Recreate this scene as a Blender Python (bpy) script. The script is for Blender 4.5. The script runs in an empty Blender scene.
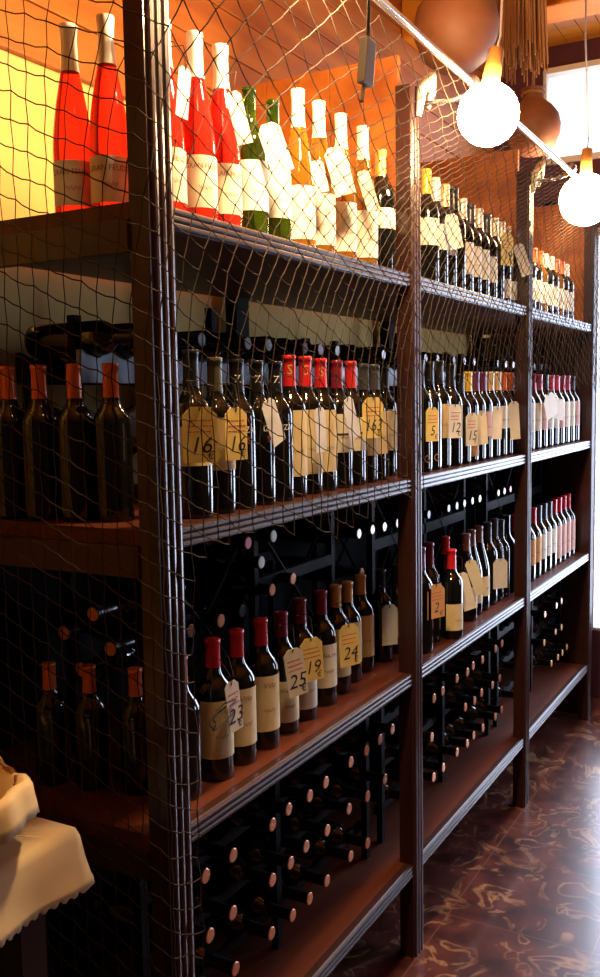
import bpy, bmesh, math, random
from mathutils import Vector, Matrix
random.seed(7)
C = bpy.context.scene.collection
S = bpy.context.scene
R = math.radians
PI = math.pi
# the shelving runs along +x, its front plane is y = 0, floor z = 0, metres

# ---------------------------------------------------------------- camera
F, YAW, PITCH, ROLL = 937.6, 0.5114, 0.0957, -0.0160
fw = Vector((math.cos(YAW)*math.cos(PITCH), math.sin(YAW)*math.cos(PITCH), -math.sin(PITCH)))
rt = fw.cross(Vector((0, 0, 1))).normalized()
up = rt.cross(fw)
r2 = rt*math.cos(ROLL) + up*math.sin(ROLL)
u2 = -rt*math.sin(ROLL) + up*math.cos(ROLL)
cd = bpy.data.cameras.new('camera'); cam = bpy.data.objects.new('camera', cd); C.objects.link(cam)
M3 = Matrix((r2, u2, -fw)).transposed().to_4x4()
M3.translation = Vector((0, -1, 1.644))
cam.matrix_world = M3
cd.sensor_fit = 'VERTICAL'; cd.sensor_height = 36.0; cd.lens = F/977*36.0
cd.clip_start = .02
S.camera = cam

# ---------------------------------------------------------------- world, exposure, daylight
S.view_settings.view_transform = 'Standard'; S.view_settings.look = 'None'
S.view_settings.gamma = 1; S.view_settings.use_curve_mapping = False
S.view_settings.exposure = 0.0
W = bpy.data.worlds.new('world'); S.world = W; W.use_nodes = True
bg = W.node_tree.nodes['Background']; bg.inputs[0].default_value = (.86, .93, 1, 1); bg.inputs[1].default_value = 1.5

def area(name, loc, rot, sx, sy, power, col):
    l = bpy.data.lights.new(name, 'AREA'); l.shape = 'RECTANGLE'; l.size = sx; l.size_y = sy
    l.energy = power; l.color = col
    o = bpy.data.objects.new(name, l); C.objects.link(o); o.location = loc; o.rotation_euler = rot
    return o
# daylight coming in through the three windows (end wall low, end wall high, aisle wall)
area('daylight_end', (5.33, -.62, 1.43), (0, R(90), 0), 2.1, 1.34, 100, (.66, .76, 1))
area('daylight_end_high', (5.33, -.5, 3.1), (0, R(90), 0), .47, 1.7, 7, (.9, .92, 1))
area('daylight_aisle', (4.75, -3.33, 1.65), (R(90), 0, 0), .40, 1.6, 42, (.62, .74, 1))

# ---------------------------------------------------------------- materials
_m = {}
def mat(name, col, rough=.5, metal=0, trans=0, emit=None, es=0, coat=0, spec=.5, ior=1.45, bump=None, var=None, sss=0):
    if name in _m: return _m[name]
    m = bpy.data.materials.new(name); m.use_nodes = True; _m[name] = m
    nt = m.node_tree; b = nt.nodes['Principled BSDF']
    b.inputs['Base Color'].default_value = (*col, 1)
    b.inputs['Roughness'].default_value = rough; b.inputs['Metallic'].default_value = metal
    b.inputs['Transmission Weight'].default_value = trans; b.inputs['IOR'].default_value = ior
    b.inputs['Coat Weight'].default_value = coat; b.inputs['Coat Roughness'].default_value = .08
    b.inputs['Specular IOR Level'].default_value = spec
    if emit: b.inputs['Emission Color'].default_value = (*emit, 1); b.inputs['Emission Strength'].default_value = es
    if sss: b.inputs['Subsurface Weight'].default_value = sss
    if var or bump:
        tc = nt.nodes.new('ShaderNodeTexCoord'); mp = nt.nodes.new('ShaderNodeMapping')
        nt.links.new(tc.outputs['Object'], mp.inputs[0])
        sc = (var or bump)[0]; mp.inputs['Scale'].default_value = sc
        n = nt.nodes.new('ShaderNodeTexNoise'); n.inputs['Scale'].default_value = 1; n.inputs['Detail'].default_value = 4
        nt.links.new(mp.outputs[0], n.inputs['Vector'])
        if var:
            r = nt.nodes.new('ShaderNodeValToRGB'); r.color_ramp.elements[0].position = .3; r.color_ramp.elements[1].position = .7
            r.color_ramp.elements[0].color = (*col, 1); r.color_ramp.elements[1].color = (*var[1], 1)
            nt.links.new(n.outputs[0], r.inputs[0]); nt.links.new(r.outputs[0], b.inputs['Base Color'])
        if bump:
            bp = nt.nodes.new('ShaderNodeBump'); bp.inputs['Strength'].default_value = bump[1]; bp.inputs['Distance'].default_value = .004
            nt.links.new(n.outputs[0], bp.inputs['Height']); nt.links.new(bp.outputs[0], b.inputs['Normal'])
    return m
wood = mat('stained_wood', (.026, .009, .008), .38, coat=.1, var=((2, 30, 30), (.05, .016, .012)), bump=((2, 40, 40), .25))
wood_v = mat('stained_wood_upright', (.022, .007, .007), .32, coat=.15, var=((30, 30, 2), (.045, .015, .011)), bump=((40, 40, 2), .25))
board = mat('shelf_board_wood', (.065, .014, .006), .46, spec=.3, var=((1.5, 25, 10), (.12, .030, .011)))
panelw = mat('reddish_panel_wood', (.26, .065, .010), .5, var=((1, 12, 14), (.44, .14, .018)), bump=((1, 14, 20), .3))
ceilw = mat('orange_ceiling_wood', (.46, .13, .008), .5, var=((10, 1.2, 4), (.72, .30, .02)), bump=((14, 1, 4), .4))
rackm = mat('black_rack_wood', (.004, .004, .006), .7, spec=.12)
railm = mat('rail_daylight_blue', (.16, .24, .34), .35, coat=.3)  # bluish daylight on the front rails, put into their colour
yellow = mat('ochre_plaster', (.72, .51, .18), .9, spec=.2, var=((3, 3, 3), (.80, .59, .23)), bump=((30, 30, 30), .15))
plum = mat('plum_plaster', (.075, .022, .040), .6, var=((3, 3, 3), (.10, .03, .05)))
roomp = mat('room_plaster', (.045, .022, .012), .7, var=((2, 2, 2), (.06, .03, .016)))
glassd = mat('dark_bottle_glass', (.004, .005, .005), .06, spec=.6, coat=.5)
glassg = mat('green_bottle_glass', (.06, .13, .012), .05, trans=.85)
glassr = mat('rose_wine_glass', (.95, .045, .035), .04, trans=.8, ior=1.33)
glassw = mat('white_wine_glass', (.62, .30, .03), .05, trans=.75, ior=1.33)
copper = mat('copper_capsule', (.80, .30, .14), .35, metal=.5)
capm = {k: mat(k + '_capsule', c, .3, metal=.15, coat=.2) for k, c in dict(red=(.62, .02, .025), wine=(.22, .012, .03), black=(.012, .012, .014),
    olive=(.09, .08, .05), grey=(.05, .055, .065), white=(.82, .80, .72), orange=(.72, .16, .04), gold=(.70, .36, .10), yellow=(.75, .5, .06),
    cream=(.75, .55, .33), brown=(.25, .11, .06), purple=(.14, .03, .10), pink=(.55, .07, .14)).items()}
paper = {k: mat(k + '_paper', c, .7, var=((40, 40, 40), tuple(x*.9 for x in c))) for k, c in dict(cream=(.74, .62, .36), tan=(.60, .45, .24), white=(.82, .80, .72),
    pale=(.74, .68, .52), yellow=(.82, .62, .16), orange=(.72, .36, .10), rosy=(.66, .40, .34), black=(.02, .02, .02), red=(.55, .05, .06)).items()}
inkb = mat('black_ink', (.02, .015, .015), .6); inkr = mat('red_ink', (.6, .05, .03), .6); inkw = mat('white_ink', (.85, .83, .78), .5)
inkg = mat('gold_ink', (.55, .36, .12), .5); inkn = mat('brown_ink', (.25, .11, .04), .6)
cordm = mat('cord', (.03, .022, .018), .8)
netm = mat('net_twine', (.042, .029, .021), .85, spec=.15)
steel = mat('rod_steel', (.45, .44, .50), .25, metal=.9)
clay = mat('terracotta', (.14, .048, .02), .6, var=((5, 5, 9), (.21, .075, .032)), bump=((20, 20, 40), .3))
straw = mat('dry_straw', (.20, .085, .03), .8, var=((30, 30, 3), (.36, .17, .06)))
clothm = mat('cream_linen', (.80, .62, .34), .85, bump=((300, 300, 300), .4), var=((6, 6, 6), (.86, .70, .40)))
wicker = mat('wicker', (.30, .12, .04), .55, var=((20, 20, 60), (.42, .19, .07)))
tablew = mat('table_wood', (.03, .012, .008), .4)
palef = mat('frame_window_glare', (.8, .78, .74), .5)  # glare of the blown-out end windows, put into the frame colour
framem = mat('window_frame_paint', (.10, .03, .045), .4)
clipm = mat('clip_grey', (.42, .40, .34), .5)
tape = mat('white_plastic', (.8, .76, .62), .5)

def glass_pane():
    m = bpy.data.materials.new('window_glass'); m.use_nodes = True; nt = m.node_tree; nt.nodes.clear()
    o = nt.nodes.new('ShaderNodeOutputMaterial'); mx = nt.nodes.new('ShaderNodeMixShader'); t = nt.nodes.new('ShaderNodeBsdfTransparent'); g = nt.nodes.new('ShaderNodeBsdfGlossy')
    g.inputs['Roughness'].default_value = .02; fr = nt.nodes.new('ShaderNodeFresnel'); fr.inputs[0].default_value = 1.3
    nt.links.new(fr.outputs[0], mx.inputs[0]); nt.links.new(t.outputs[0], mx.inputs[1]); nt.links.new(g.outputs[0], mx.inputs[2]); nt.links.new(mx.outputs[0], o.inputs[0])
    return m
pane_m = glass_pane()

def floor_mat():
    m = bpy.data.materials.new('red_marble_tiles'); m.use_nodes = True; nt = m.node_tree; b = nt.nodes['Principled BSDF']; L = nt.links.new; N = nt.nodes.new
    tc = N('ShaderNodeTexCoord')
    n1 = N('ShaderNodeTexNoise'); n1.inputs['Scale'].default_value = 6.0; n1.inputs['Detail'].default_value = 3; n1.inputs['Distortion'].default_value = 1.2
    L(tc.outputs['Object'], n1.inputs['Vector'])
    # ring-like veins: thin band around one iso-value of a warped noise
    mul = N('ShaderNodeMath'); mul.operation = 'MULTIPLY'; mul.inputs[1].default_value = 5.0; L(n1.outputs[0], mul.inputs[0])
    fr = N('ShaderNodeMath'); fr.operation = 'PINGPONG'; fr.inputs[1].default_value = .5; L(mul.outputs[0], fr.inputs[0])
    r = N('ShaderNodeValToRGB'); r.color_ramp.elements[0].position = .0; r.color_ramp.elements[0].color = (1, 1, 1, 1)
    r.color_ramp.elements[1].position = .17; r.color_ramp.elements[1].color = (0, 0, 0, 1); L(fr.outputs[0], r.inputs[0])
    n2 = N('ShaderNodeTexNoise'); n2.inputs['Scale'].default_value = 4.5; n2.inputs['Detail'].default_value = 5; L(tc.outputs['Object'], n2.inputs['Vector'])
    r2_ = N('ShaderNodeValToRGB'); r2_.color_ramp.elements[0].position = .40; r2_.color_ramp.elements[0].color = (0, 0, 0, 1); r2_.color_ramp.elements[1].position = .60; r2_.color_ramp.elements[1].color = (1, 1, 1, 1)
    L(n2.outputs[0], r2_.inputs[0])
    m2 = N('ShaderNodeMath'); m2.operation = 'MULTIPLY'; L(r.outputs[0], m2.inputs[0]); L(r2_.outputs[0], m2.inputs[1])
    n3 = N('ShaderNodeTexNoise'); n3.inputs['Scale'].default_value = 9; n3.inputs['Detail'].default_value = 6; L(tc.outputs['Object'], n3.inputs['Vector'])
    base = N('ShaderNodeValToRGB'); base.color_ramp.elements[0].position = .35; base.color_ramp.elements[0].color = (.035, .009, .008, 1)
    base.color_ramp.elements[1].position = .7; base.color_ramp.elements[1].color = (.14, .038, .026, 1); L(n3.outputs[0], base.inputs[0])
    mx = N('ShaderNodeMix'); mx.data_type = 'RGBA'; L(m2.outputs[0], mx.inputs[0]); L(base.outputs[0], mx.inputs[6]); mx.inputs[7].default_value = (.38, .21, .10, 1)
    # joints of 45 cm tiles
    br = N('ShaderNodeTexBrick'); br.offset = 0; br.inputs['Scale'].default_value = 1; br.inputs['Brick Width'].default_value = .45; br.inputs['Row Height'].default_value = .45
    br.inputs['Mortar Size'].default_value = .0018; L(tc.outputs['Object'], br.inputs['Vector'])
    mx2 = N('ShaderNodeMix'); mx2.data_type = 'RGBA'; L(br.outputs['Fac'], mx2.inputs[0]); L(mx.outputs[2], mx2.inputs[6]); mx2.inputs[7].default_value = (.16, .07, .045, 1)
    L(mx2.outputs[2], b.inputs['Base Color'])
    b.inputs['Roughness'].default_value = .3; b.inputs['Coat Weight'].default_value = .5; b.inputs['Coat Roughness'].default_value = .13
    return m

# ---------------------------------------------------------------- helpers
def obj(name, bm, m, parent=None, smooth=False, loc=None, rot=None):
    if isinstance(bm, bmesh.types.BMesh):
        me = bpy.data.meshes.new(name); bm.to_mesh(me); bm.free()
    else: me = bm
    if smooth:
        for p in me.polygons: p.use_smooth = True
    if m and not me.materials: me.materials.append(m)
    o = bpy.data.objects.new(name, me); C.objects.link(o)
    if parent: o.parent = parent
    if loc is not None: o.location = loc
    if rot is not None: o.rotation_euler = rot
    return o
def tag(o, label, cat, group=None):
    o['label'] = label; o['category'] = cat
    if group: o['group'] = group
    return o
def thing(name, label, cat, loc=(0, 0, 0), rz=0, group=None):
    o = bpy.data.objects.new(name, None); C.objects.link(o); o.location = loc; o.rotation_euler = (0, 0, rz); o.empty_display_size = .05
    return tag(o, label, cat, group)
def struct(name, bm, m, smooth=False):
    o = obj(name, bm, m, None, smooth); o['kind'] = 'structure'; return o
def box(bm, x0, x1, y0, y1, z0, z1, bev=0):
    v = [bm.verts.new((x, y, z)) for x in (x0, x1) for y in (y0, y1) for z in (z0, z1)]
    f = [(0, 1, 3, 2), (4, 6, 7, 5), (0, 4, 5, 1), (2, 3, 7, 6), (0, 2, 6, 4), (1, 5, 7, 3)]
    fs = [bm.faces.new([v[i] for i in q]) for q in f]
    if bev:
        es = list({e for q in fs for e in q.edges})
        bmesh.ops.bevel(bm, geom=es, offset=bev, segments=2, affect='EDGES', profile=.6)
    return bm
def B(*a, bev=0):
    return box(bmesh.new(), *a, bev=bev)
def tube(bm, pts, r, n=6, cap=True):
    pts = [Vector(p) for p in pts]; rings = []
    for i, p in enumerate(pts):
        a = pts[max(0, i-1)]; b = pts[min(len(pts)-1, i+1)]; d = (b-a).normalized()
        s = d.cross(Vector((0, 0, 1)));
        if s.length < 1e-3: s = d.cross(Vector((0, 1, 0)))
        s.normalize(); t = d.cross(s); rr = r[i] if isinstance(r, (list, tuple)) else r
        rings.append([bm.verts.new(p + (s*math.cos(2*PI*k/n) + t*math.sin(2*PI*k/n))*rr) for k in range(n)])
    for a, b in zip(rings, rings[1:]):
        for k in range(n): bm.faces.new((a[k], a[(k+1) % n], b[(k+1) % n], b[k]))
    if cap: bm.faces.new(rings[0][::-1]); bm.faces.new(rings[-1])
    return bm
def lathe(prof, n=24, bm=None, cx=0, cy=0):
    bm = bm or bmesh.new(); rings = []
    for r, z in prof:
        if r < 1e-6: rings.append([bm.verts.new((cx, cy, z))])
        else: rings.append([bm.verts.new((cx+r*math.cos(2*PI*k/n), cy+r*math.sin(2*PI*k/n), z)) for k in range(n)])
    for a, b in zip(rings, rings[1:]):
        for k in range(n):
            k2 = (k+1) % n
            if len(a) == 1 and len(b) == 1: continue
            if len(a) == 1: bm.faces.new((a[0], b[k2], b[k]))
            elif len(b) == 1: bm.faces.new((a[k], a[k2], b[0]))
            else: bm.faces.new((a[k], a[k2], b[k2], b[k]))
    bmesh.ops.recalc_face_normals(bm, faces=bm.faces)
    return bm

_txt = {}
def text_bm(s, size, shear=0):
    """glyph mesh of a string, centred on the origin in its own x/z plane"""
    key = (s, size, shear)
    if key not in _txt:
        cu = bpy.data.curves.new('t', 'FONT'); cu.body = s; cu.size = size; cu.align_x = 'CENTER'; cu.align_y = 'CENTER'; cu.resolution_u = 2; cu.shear = shear
        o = bpy.data.objects.new('t', cu); C.objects.link(o)
        dg = bpy.context.evaluated_depsgraph_get(); me = bpy.data.meshes.new_from_object(o.evaluated_get(dg))
        _txt[key] = ([v.co.copy() for v in me.vertices], [tuple(p.vertices) for p in me.polygons])
        bpy.data.objects.remove(o); bpy.data.curves.remove(cu); bpy.data.meshes.remove(me)
    return _txt[key]
def text_flat(bm, s, size, x, z, y, shear=0):
    vs, fs = text_bm(s, size, shear); v = [bm.verts.new((c.x+x, y, c.y+z)) for c in vs]
    for f in fs:
        try: bm.faces.new([v[i] for i in f])
        except ValueError: pass
def text_cyl(bm, s, size, rad, z, a0=0, shear=0):
    vs, fs = text_bm(s, size, shear)
    v = []
    for c in vs:
        a = a0 + c.x/rad; v.append(bm.verts.new((rad*math.sin(a), -rad*math.cos(a), c.y+z)))
    for f in fs:
        try: bm.faces.new([v[i] for i in f])
        except ValueError: pass
def patch(rad, z0, z1, a0, a1, n=10, bm=None):
    bm = bm or bmesh.new(); lo = []; hi = []
    for i in range(n+1):
        a = a0+(a1-a0)*i/n; x, y = rad*math.sin(a), -rad*math.cos(a)
        lo.append(bm.verts.new((x, y, z0))); hi.append(bm.verts.new((x, y, z1)))
    for i in range(n): bm.faces.new((lo[i], lo[i+1], hi[i+1], hi[i]))
    return bm

# ---------------------------------------------------------------- the room
ZC = 3.45
struct('floor', B(-2.6, 5.3, -3.3, .74, -.1, 0), floor_mat())
cb = bmesh.new()
for i in range(41):                       # tongue-and-groove boards running along the room
    y = -3.3 + i*.098
    box(cb, -2.6, 5.3, y+.002, y+.096, ZC+.003, ZC+.03)
box(cb, -2.6, 5.3, -3.3, .74, ZC+.02, ZC+.06)
struct('ceiling', cb, ceilw)
struct('wall_back', B(-2.6, 5.3, .64, .74, 0, ZC), yellow)
pb = bmesh.new()
for i in range(8):
    z = 2.43+i*.1265; box(pb, -2.5, 5.09, .618, .639, z+.002, z+.1245, bev=.003)
struct('trim_1', pb, panelw)              # wooden frieze boards above the plaster
struct('wall_left', B(-2.6, -2.5, -3.2, .64, 0, ZC), roomp)
wf = bmesh.new()                           # aisle wall with window_3
box(wf, -2.6, 4.4, -3.3, -3.2, 0, ZC); box(wf, 5.1, 5.3, -3.3, -3.2, 0, ZC); box(wf, 4.4, 5.1, -3.3, -3.2, 0, .8); box(wf, 4.4, 5.1, -3.3, -3.2, 2.5, ZC)
struct('wall_front', wf, roomp)
wr = bmesh.new()                           # end wall with the two openings
X0, X1 = 5.1, 5.2
box(wr, X0, X1, .075, .64, 0, 2.66); box(wr, X0, X1, .36, .64, 2.66, ZC); box(wr, X0, X1, -1.35, .075, 0, .37); box(wr, X0, X1, -3.3, -1.35, 0, ZC)
box(wr, X0, X1, -1.35, .36, 2.50, 2.85); box(wr, X0, X1, -1.35, .36, 3.34, ZC)
struct('wall_right', wr, plum)
def window(n, frames, pane, m=framem):
    f = bmesh.new()
    for q in frames: box(f, *q, bev=.004)
    w = struct('window_%d' % n, f, m); p = obj('pane', B(*pane), pane_m, w); return w
window(1, [(5.11, 5.16, .062, .075, .37, 2.5), (5.08, 5.16, -1.35, -1.31, .37, 2.5), (5.11, 5.16, -1.31, .062, .37, .385), (5.08, 5.16, -1.31, .062, 2.46, 2.5)], (5.145, 5.15, -1.31, .062, .385, 2.46), palef)
window(2, [(5.11, 5.16, .34, .36, 2.85, 3.34), (5.08, 5.16, -1.35, -1.31, 2.85, 3.34), (5.08, 5.16, -1.31, .34, 2.85, 2.88), (5.08, 5.16, -1.31, .34, 3.31, 3.34)], (5.145, 5.15, -1.31, .34, 2.88, 3.31), palef)
window(3, [(4.4, 4.44, -3.26, -3.18, .8, 2.5), (5.055, 5.095, -3.26, -3.18, .8, 2.5), (4.44, 5.055, -3.26, -3.18, .8, .85), (4.44, 5.055, -3.26, -3.18, 2.45, 2.5)], (4.44, 5.055, -3.245, -3.24, .85, 2.45))
struct('trim_2', B(3.82, 4.0, -3.2, .617, 3.15, ZC, bev=.008), ceilw)     # beam under the ceiling

# ---------------------------------------------------------------- the shelving unit
PX = [1.358, 2.500, 3.643, 4.785]; PW = .07; PT = 2.482
SH = {'top': 1.982, 'middle': 1.417, 'lower': .857, 'bottom': .287}
DEP = .62
unit = thing('shelving_unit', 'dark stained open wooden shelving unit of three bays along the wall', 'shelving', (0, 0, 0))
def post_bm(xr, front=True):
    bm = bmesh.new(); x0 = xr-PW
    if front:
        # fluted front: plan outline extruded up
        out = [(x0, .048), (x0, .006)]
        for k in range(3):
            a0 = x0+.006+k*.0195; w = .019
            for t in range(0, 7):
                th = PI*t/6; out.append((a0+w/2-w/2*math.cos(th), .006-.0075*math.sin(th)))
        out += [(xr-.0, .006), (xr, .048)]
        lo = [bm.verts.new((x, y, 0)) for x, y in out]; hi = [bm.verts.new((x, y, PT)) for x, y in out]
        n = len(out)
        for i in range(n): bm.faces.new((lo[i], lo[(i+1) % n], hi[(i+1) % n], hi[i]))
        bm.faces.new(hi); bm.faces.new(lo[::-1]); bmesh.ops.recalc_face_normals(bm, faces=bm.faces)
    else: box(bm, x0, xr, .575, .615, 0, PT)
    return bm
for x in PX:
    obj('post', post_bm(x), wood_v, unit)
    obj('rear_post', post_bm(x, False), rackm, unit)
for x in PX[1:]:                             # boarded sides of the top bays
    bm = bmesh.new()
    for k in range(5): box(bm, x-.05, x-.03, .049+k*.105, .049+k*.105+.1035, 1.984, 2.57, bev=.002)
    obj('divider_panel', bm, panelw, unit)
obj('end_panel', B(PX[3]-.052, PX[3]-.03, .049, .574, .02, 1.94), wood_v, unit)
def nosing(x0, x1, z):                       # moulded front edge with three beads
    bm = bmesh.new(); out = [(.032, 0), (.014, 0)]
    for k in range(3):
        for t in range(6):
            th = PI*t/5; out.append((.012-.006*math.sin(th), -.001-k*.0125-.0061+.0061*math.cos(th)))
    out += [(.014, -.04), (.032, -.04)]
    a = [bm.verts.new((x0, y, z+q)) for y, q in out]; b = [bm.verts.new((x1, y, z+q)) for y, q in out]; n = len(out)
    for i in range(n): bm.faces.new((a[i], a[(i+1) % n], b[(i+1) % n], b[i]))
    bm.faces.new(a); bm.faces.new(b[::-1]); bmesh.ops.recalc_face_normals(bm, faces=bm.faces); return bm
for lv, z in SH.items():
    for i in range(3):
        bm = bmesh.new(); xa, xb = PX[i]+.0005, PX[i+1]-PW-.0005
        box(bm, xa, xb, .0325, .615, z-.028, z)
        if i == 0: box(bm, PX[0]-PW, xa, .0485, .5745, z-.028, z)
        if i < 2: box(bm, xb, PX[i+1], .0485, .5745, z-.028, z)
        sb = obj('shelf', bm, board, unit)
        obj('nosing', nosing(xa, xb, z), wood, sb)
    # rail closing the end of the unit under the shelf board
    obj('end_rail', B(PX[0]-PW-.006, PX[0]-PW+.012, .0485, .5745, z-.085, z-.0285, bev=.002), wood, unit)
obj('shade_backing', B(PX[0]-PW, PX[3], .616, .630, .05, 1.38), rackm, unit)  # black sheet added for the shade behind the lower levels
# ---------------------------------------------------------------- wine racks behind the rows
def wavy(bm, x0, x1, y, z, pitch, amp=.016, h=.05, th=.014, first=None):
    n = int((x1-x0)/.0085); a = []
    for i in range(n+1):
        x = x0+(x1-x0)*i/n; ph = (x-(first if first is not None else x0))/pitch
        zt = z - amp*(.5+.5*math.cos(2*PI*ph)) + amp
        a.append([bm.verts.new(q) for q in ((x, y, z-h), (x, y+th, z-h), (x, y+th, zt), (x, y, zt))])
    for p, q in zip(a, a[1:]):
        for k in range(4): bm.faces.new((p[k], p[(k+1) % 4], q[(k+1) % 4], q[k]))
    bm.faces.new(a[0][::-1]); bm.faces.new(a[-1])
bay_name = ['near', 'middle', 'far']
def bays(i): return (PX[i]+.02, PX[i+1]-PW-.02)
LY = []
def lie(x, y_tip, z, desc, group, cap=None, rz=0, h=.29):
    LY.append((x, y_tip, z, desc, group, cap, rz, h))
for i in range(3):
    # middle level: low rack, grey-blue scalloped rails, bottles on top
    x0, x1 = bays(i); x0 += .05
    z = SH['middle']
    t = thing('wine_rack', 'low rack with grey-blue scalloped rail behind the standing bottles, middle shelf, %s bay' % bay_name[i], 'wine rack', (x0, .31, z), 0, 'racks on the shelves')
    for k in range(3):
        xx = .0 + k*(x1-x0-.022)/2; hh = .45 if (k == 1 and i < 2) else .40
        obj('upright', B(xx, xx+.022, .0, .02, 0, hh, bev=.002), rackm, t); obj('upright', B(xx, xx+.022, .135, .15, 0, .32), rackm, t)
    for j, zz in enumerate((.10, .20, .315)):
        bm = bmesh.new(); wavy(bm, 0, x1-x0, -.016, zz, .092, first=.046); obj('rail', bm, railm, t)
        bm = bmesh.new(); wavy(bm, 0, x1-x0, .151, zz, .092, first=.046); obj('rail', bm, rackm, t)
    n = int((x1-x0)/.092)
    for k in range(n):
        if (i, k) in ((0, 3), (0, 6), (1, 1), (1, 6), (2, 3)): continue
        lie(x0+.046+k*.092, .165+random.random()*.02, z+.315+.040, 'lying on top of the rack', 'lying bottles on the middle racks', random.choice(['purple', 'purple', 'black', 'wine', 'grey']))
    # lower level: diamond rack
    x0, x1 = PX[i]+.17, PX[i+1]-PW-.02; z = SH['lower']
    t = thing('diamond_rack', 'black lattice rack behind the standing bottles, lower shelf, %s bay' % bay_name[i], 'wine rack', (x0, .24, z), 0, 'racks on the shelves')
    w = x1-x0
    for yy in (0, .2):
        for xx in (0, w/2, w-.02): obj('upright', B(xx, xx+.02, yy, yy+.02, 0, .50), rackm, t)
        for k in (0, 1):
            for s in (0, 1):
                bm = bmesh.new(); c0 = k*w/2+.02; c1 = (k+1)*w/2-.01
                za, zb = (.05, .47) if s else (.47, .05)
                tube(bm, [(c0, yy+.004+s*.012, za), (c1, yy+.004+s*.012, zb)], .0055, 6); obj('diagonal_rod', bm, rackm, t)
        obj('rail', B(.0205, w-.0205, yy+.0, yy+.02, .30, .335), rackm, t) if i else obj('rail', B(w/2+.021, w-.0205, yy, yy+.02, .305, .335), rackm, t)
    # bottom level: racks with three rows of necks
    x0, x1 = bays(i); z = SH['bottom']
    t = thing('wine_rack', 'black slatted rack for lying bottles on the bottom shelf, %s bay' % bay_name[i], 'wine rack', (x0, .14, z), 0, 'racks on the shelves')
    for yy in (.0, .26):
        for k in range(3): obj('upright', B(-.01+k*(x1-x0)/2, .012+k*(x1-x0)/2, yy, yy+.018, 0, .47), rackm, t)
        for zz in (.12, .255, .385):
            bm = bmesh.new(); wavy(bm, 0, x1-x0, yy+.02, zz-(.016 if yy == 0 else .040), .088, amp=.008, h=.022, first=1.501-PX[0]-.02); obj('rail', bm, rackm, t)
# bottles lying in the bottom racks: x of each column per row (z above the shelf)
rowsA = {.386: [1.501, 1.601, 1.764, 1.851, 1.94, 2.03, 2.179, 2.273, 2.367, 2.458], .256: [1.506, 1.60, 1.759, 1.847, 1.936, 2.037, 2.176, 2.271, 2.40], .122: [1.61, 1.763, 1.852, 1.937, 2.033, 2.179, 2.268]}
rowsB = {.386: [2.779, 2.863, 3.015, 3.101, 3.187, 3.277, 3.446, 3.53], .256: [2.60, 2.778, 3.108, 3.19, 3.29, 3.40, 3.50], .122: [2.60, 2.777, 2.868, 3.018, 3.112, 3.20, 3.291, 3.43, 3.52]}
rowsC = {.370: [4.16, 4.36, 4.47], .236: [3.75, 4.17, 4.39, 4.49], .112: [3.75, 4.28, 4.395, 4.485, 4.60]}
rn = {0: 'top row', 1: 'second row', 2: 'lowest row'}
ordn = ['first', 'second', 'third', 'fourth', 'fifth', 'sixth', 'seventh', 'eighth', 'ninth', 'tenth', 'eleventh', 'twelfth', 'thirteenth', 'fourteenth', 'fifteenth', 'sixteenth']
for bi, rows in enumerate((rowsA, rowsB, rowsC)):
    for r, (zz, xs) in enumerate(rows.items()):
        for k, x in enumerate(xs):
            lie(x, .075+random.random()*.012, SH['bottom']+zz, '%s lying bottle from the left, %s of the bottom rack, %s bay' % (ordn[k], rn[r], bay_name[bi]), 'lying bottles in the bottom racks', 'gold' if bi == 2 and k else None)
for x, z, c in [(1.645, 1.139, 'brown'), (1.762, 1.136, None), (1.853, 1.14, 'black'), (1.993, 1.165, None), (2.10, 1.175, None), (1.945, 1.243, 'white'), (1.885, 1.30, 'pink'), (2.005, 1.30, 'white'), (2.05, 1.375, 'purple'), (2.517, 1.118, None), (2.50, 1.24, 'cream'), (2.595, 1.24, 'cream'), (2.685, 1.237, 'cream'), (2.79, 1.236, 'cream')]:
    lie(x, .205, z, 'lying in the lattice rack, lower shelf, near bay', 'lying bottles in the lattice racks', c)
for x, z, c in [(3.063, 1.232, 'grey'), (3.262, 1.232, 'grey'), (3.35, 1.232, 'grey'), (3.435, 1.232, 'grey'), (3.53, 1.232, 'white'), (3.62, 1.232, 'white'), (3.866, 1.232, 'cream'), (3.951, 1.232, 'cream'), (4.04, 1.232, 'pink')]:
    lie(x, .205, z, 'lying in the lattice rack, lower shelf, middle bay', 'lying bottles in the lattice racks', c)

# ---------------------------------------------------------------- bottles
PR = {
 'bordeaux': [(0, .004), (.022, .003), (.033, .0), (.0365, .003), (.0372, .01), (.0372, .182), (.0360, .194), (.031, .206), (.0235, .216), (.0175, .226), (.0148, .238), (.0142, .25), (.0138, .291), (.0150, .292), (.0150, .300), (0, .300)],
 'burgundy': [(0, .004), (.024, .003), (.036, .0), (.0395, .004), (.0400, .012), (.0400, .140), (.0385, .158), (.0345, .178), (.0285, .2), (.022, .222), (.0168, .242), (.0145, .256), (.0138, .291), (.0150, .292), (.0150, .300), (0, .300)],
 'flute': [(0, .004), (.022, .003), (.032, .0), (.0350, .004), (.0355, .012), (.0355, .120), (.0345, .142), (.0315, .170), (.0270, .2), (.0215, .228), (.0172, .250), (.0145, .268), (.0135, .32), (.0150, .321), (.0150, .330), (0, .330)]}
HN = {'bordeaux': .30, 'burgundy': .30, 'flute': .33}
CAPZ = {'bordeaux': .236, 'burgundy': .244, 'flute': .252}
RAD = {'bordeaux': .0372, 'burgundy': .040, 'flute': .0355}
_me = {}
def prad(kind, z):
    p = PR[kind]
    for (r0, z0), (r1, z1) in zip(p[3:], p[4:]):
        if z0 <= z <= z1: return r0+(r1-r0)*(z-z0)/max(1e-6, z1-z0)
    return p[-2][0]
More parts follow.
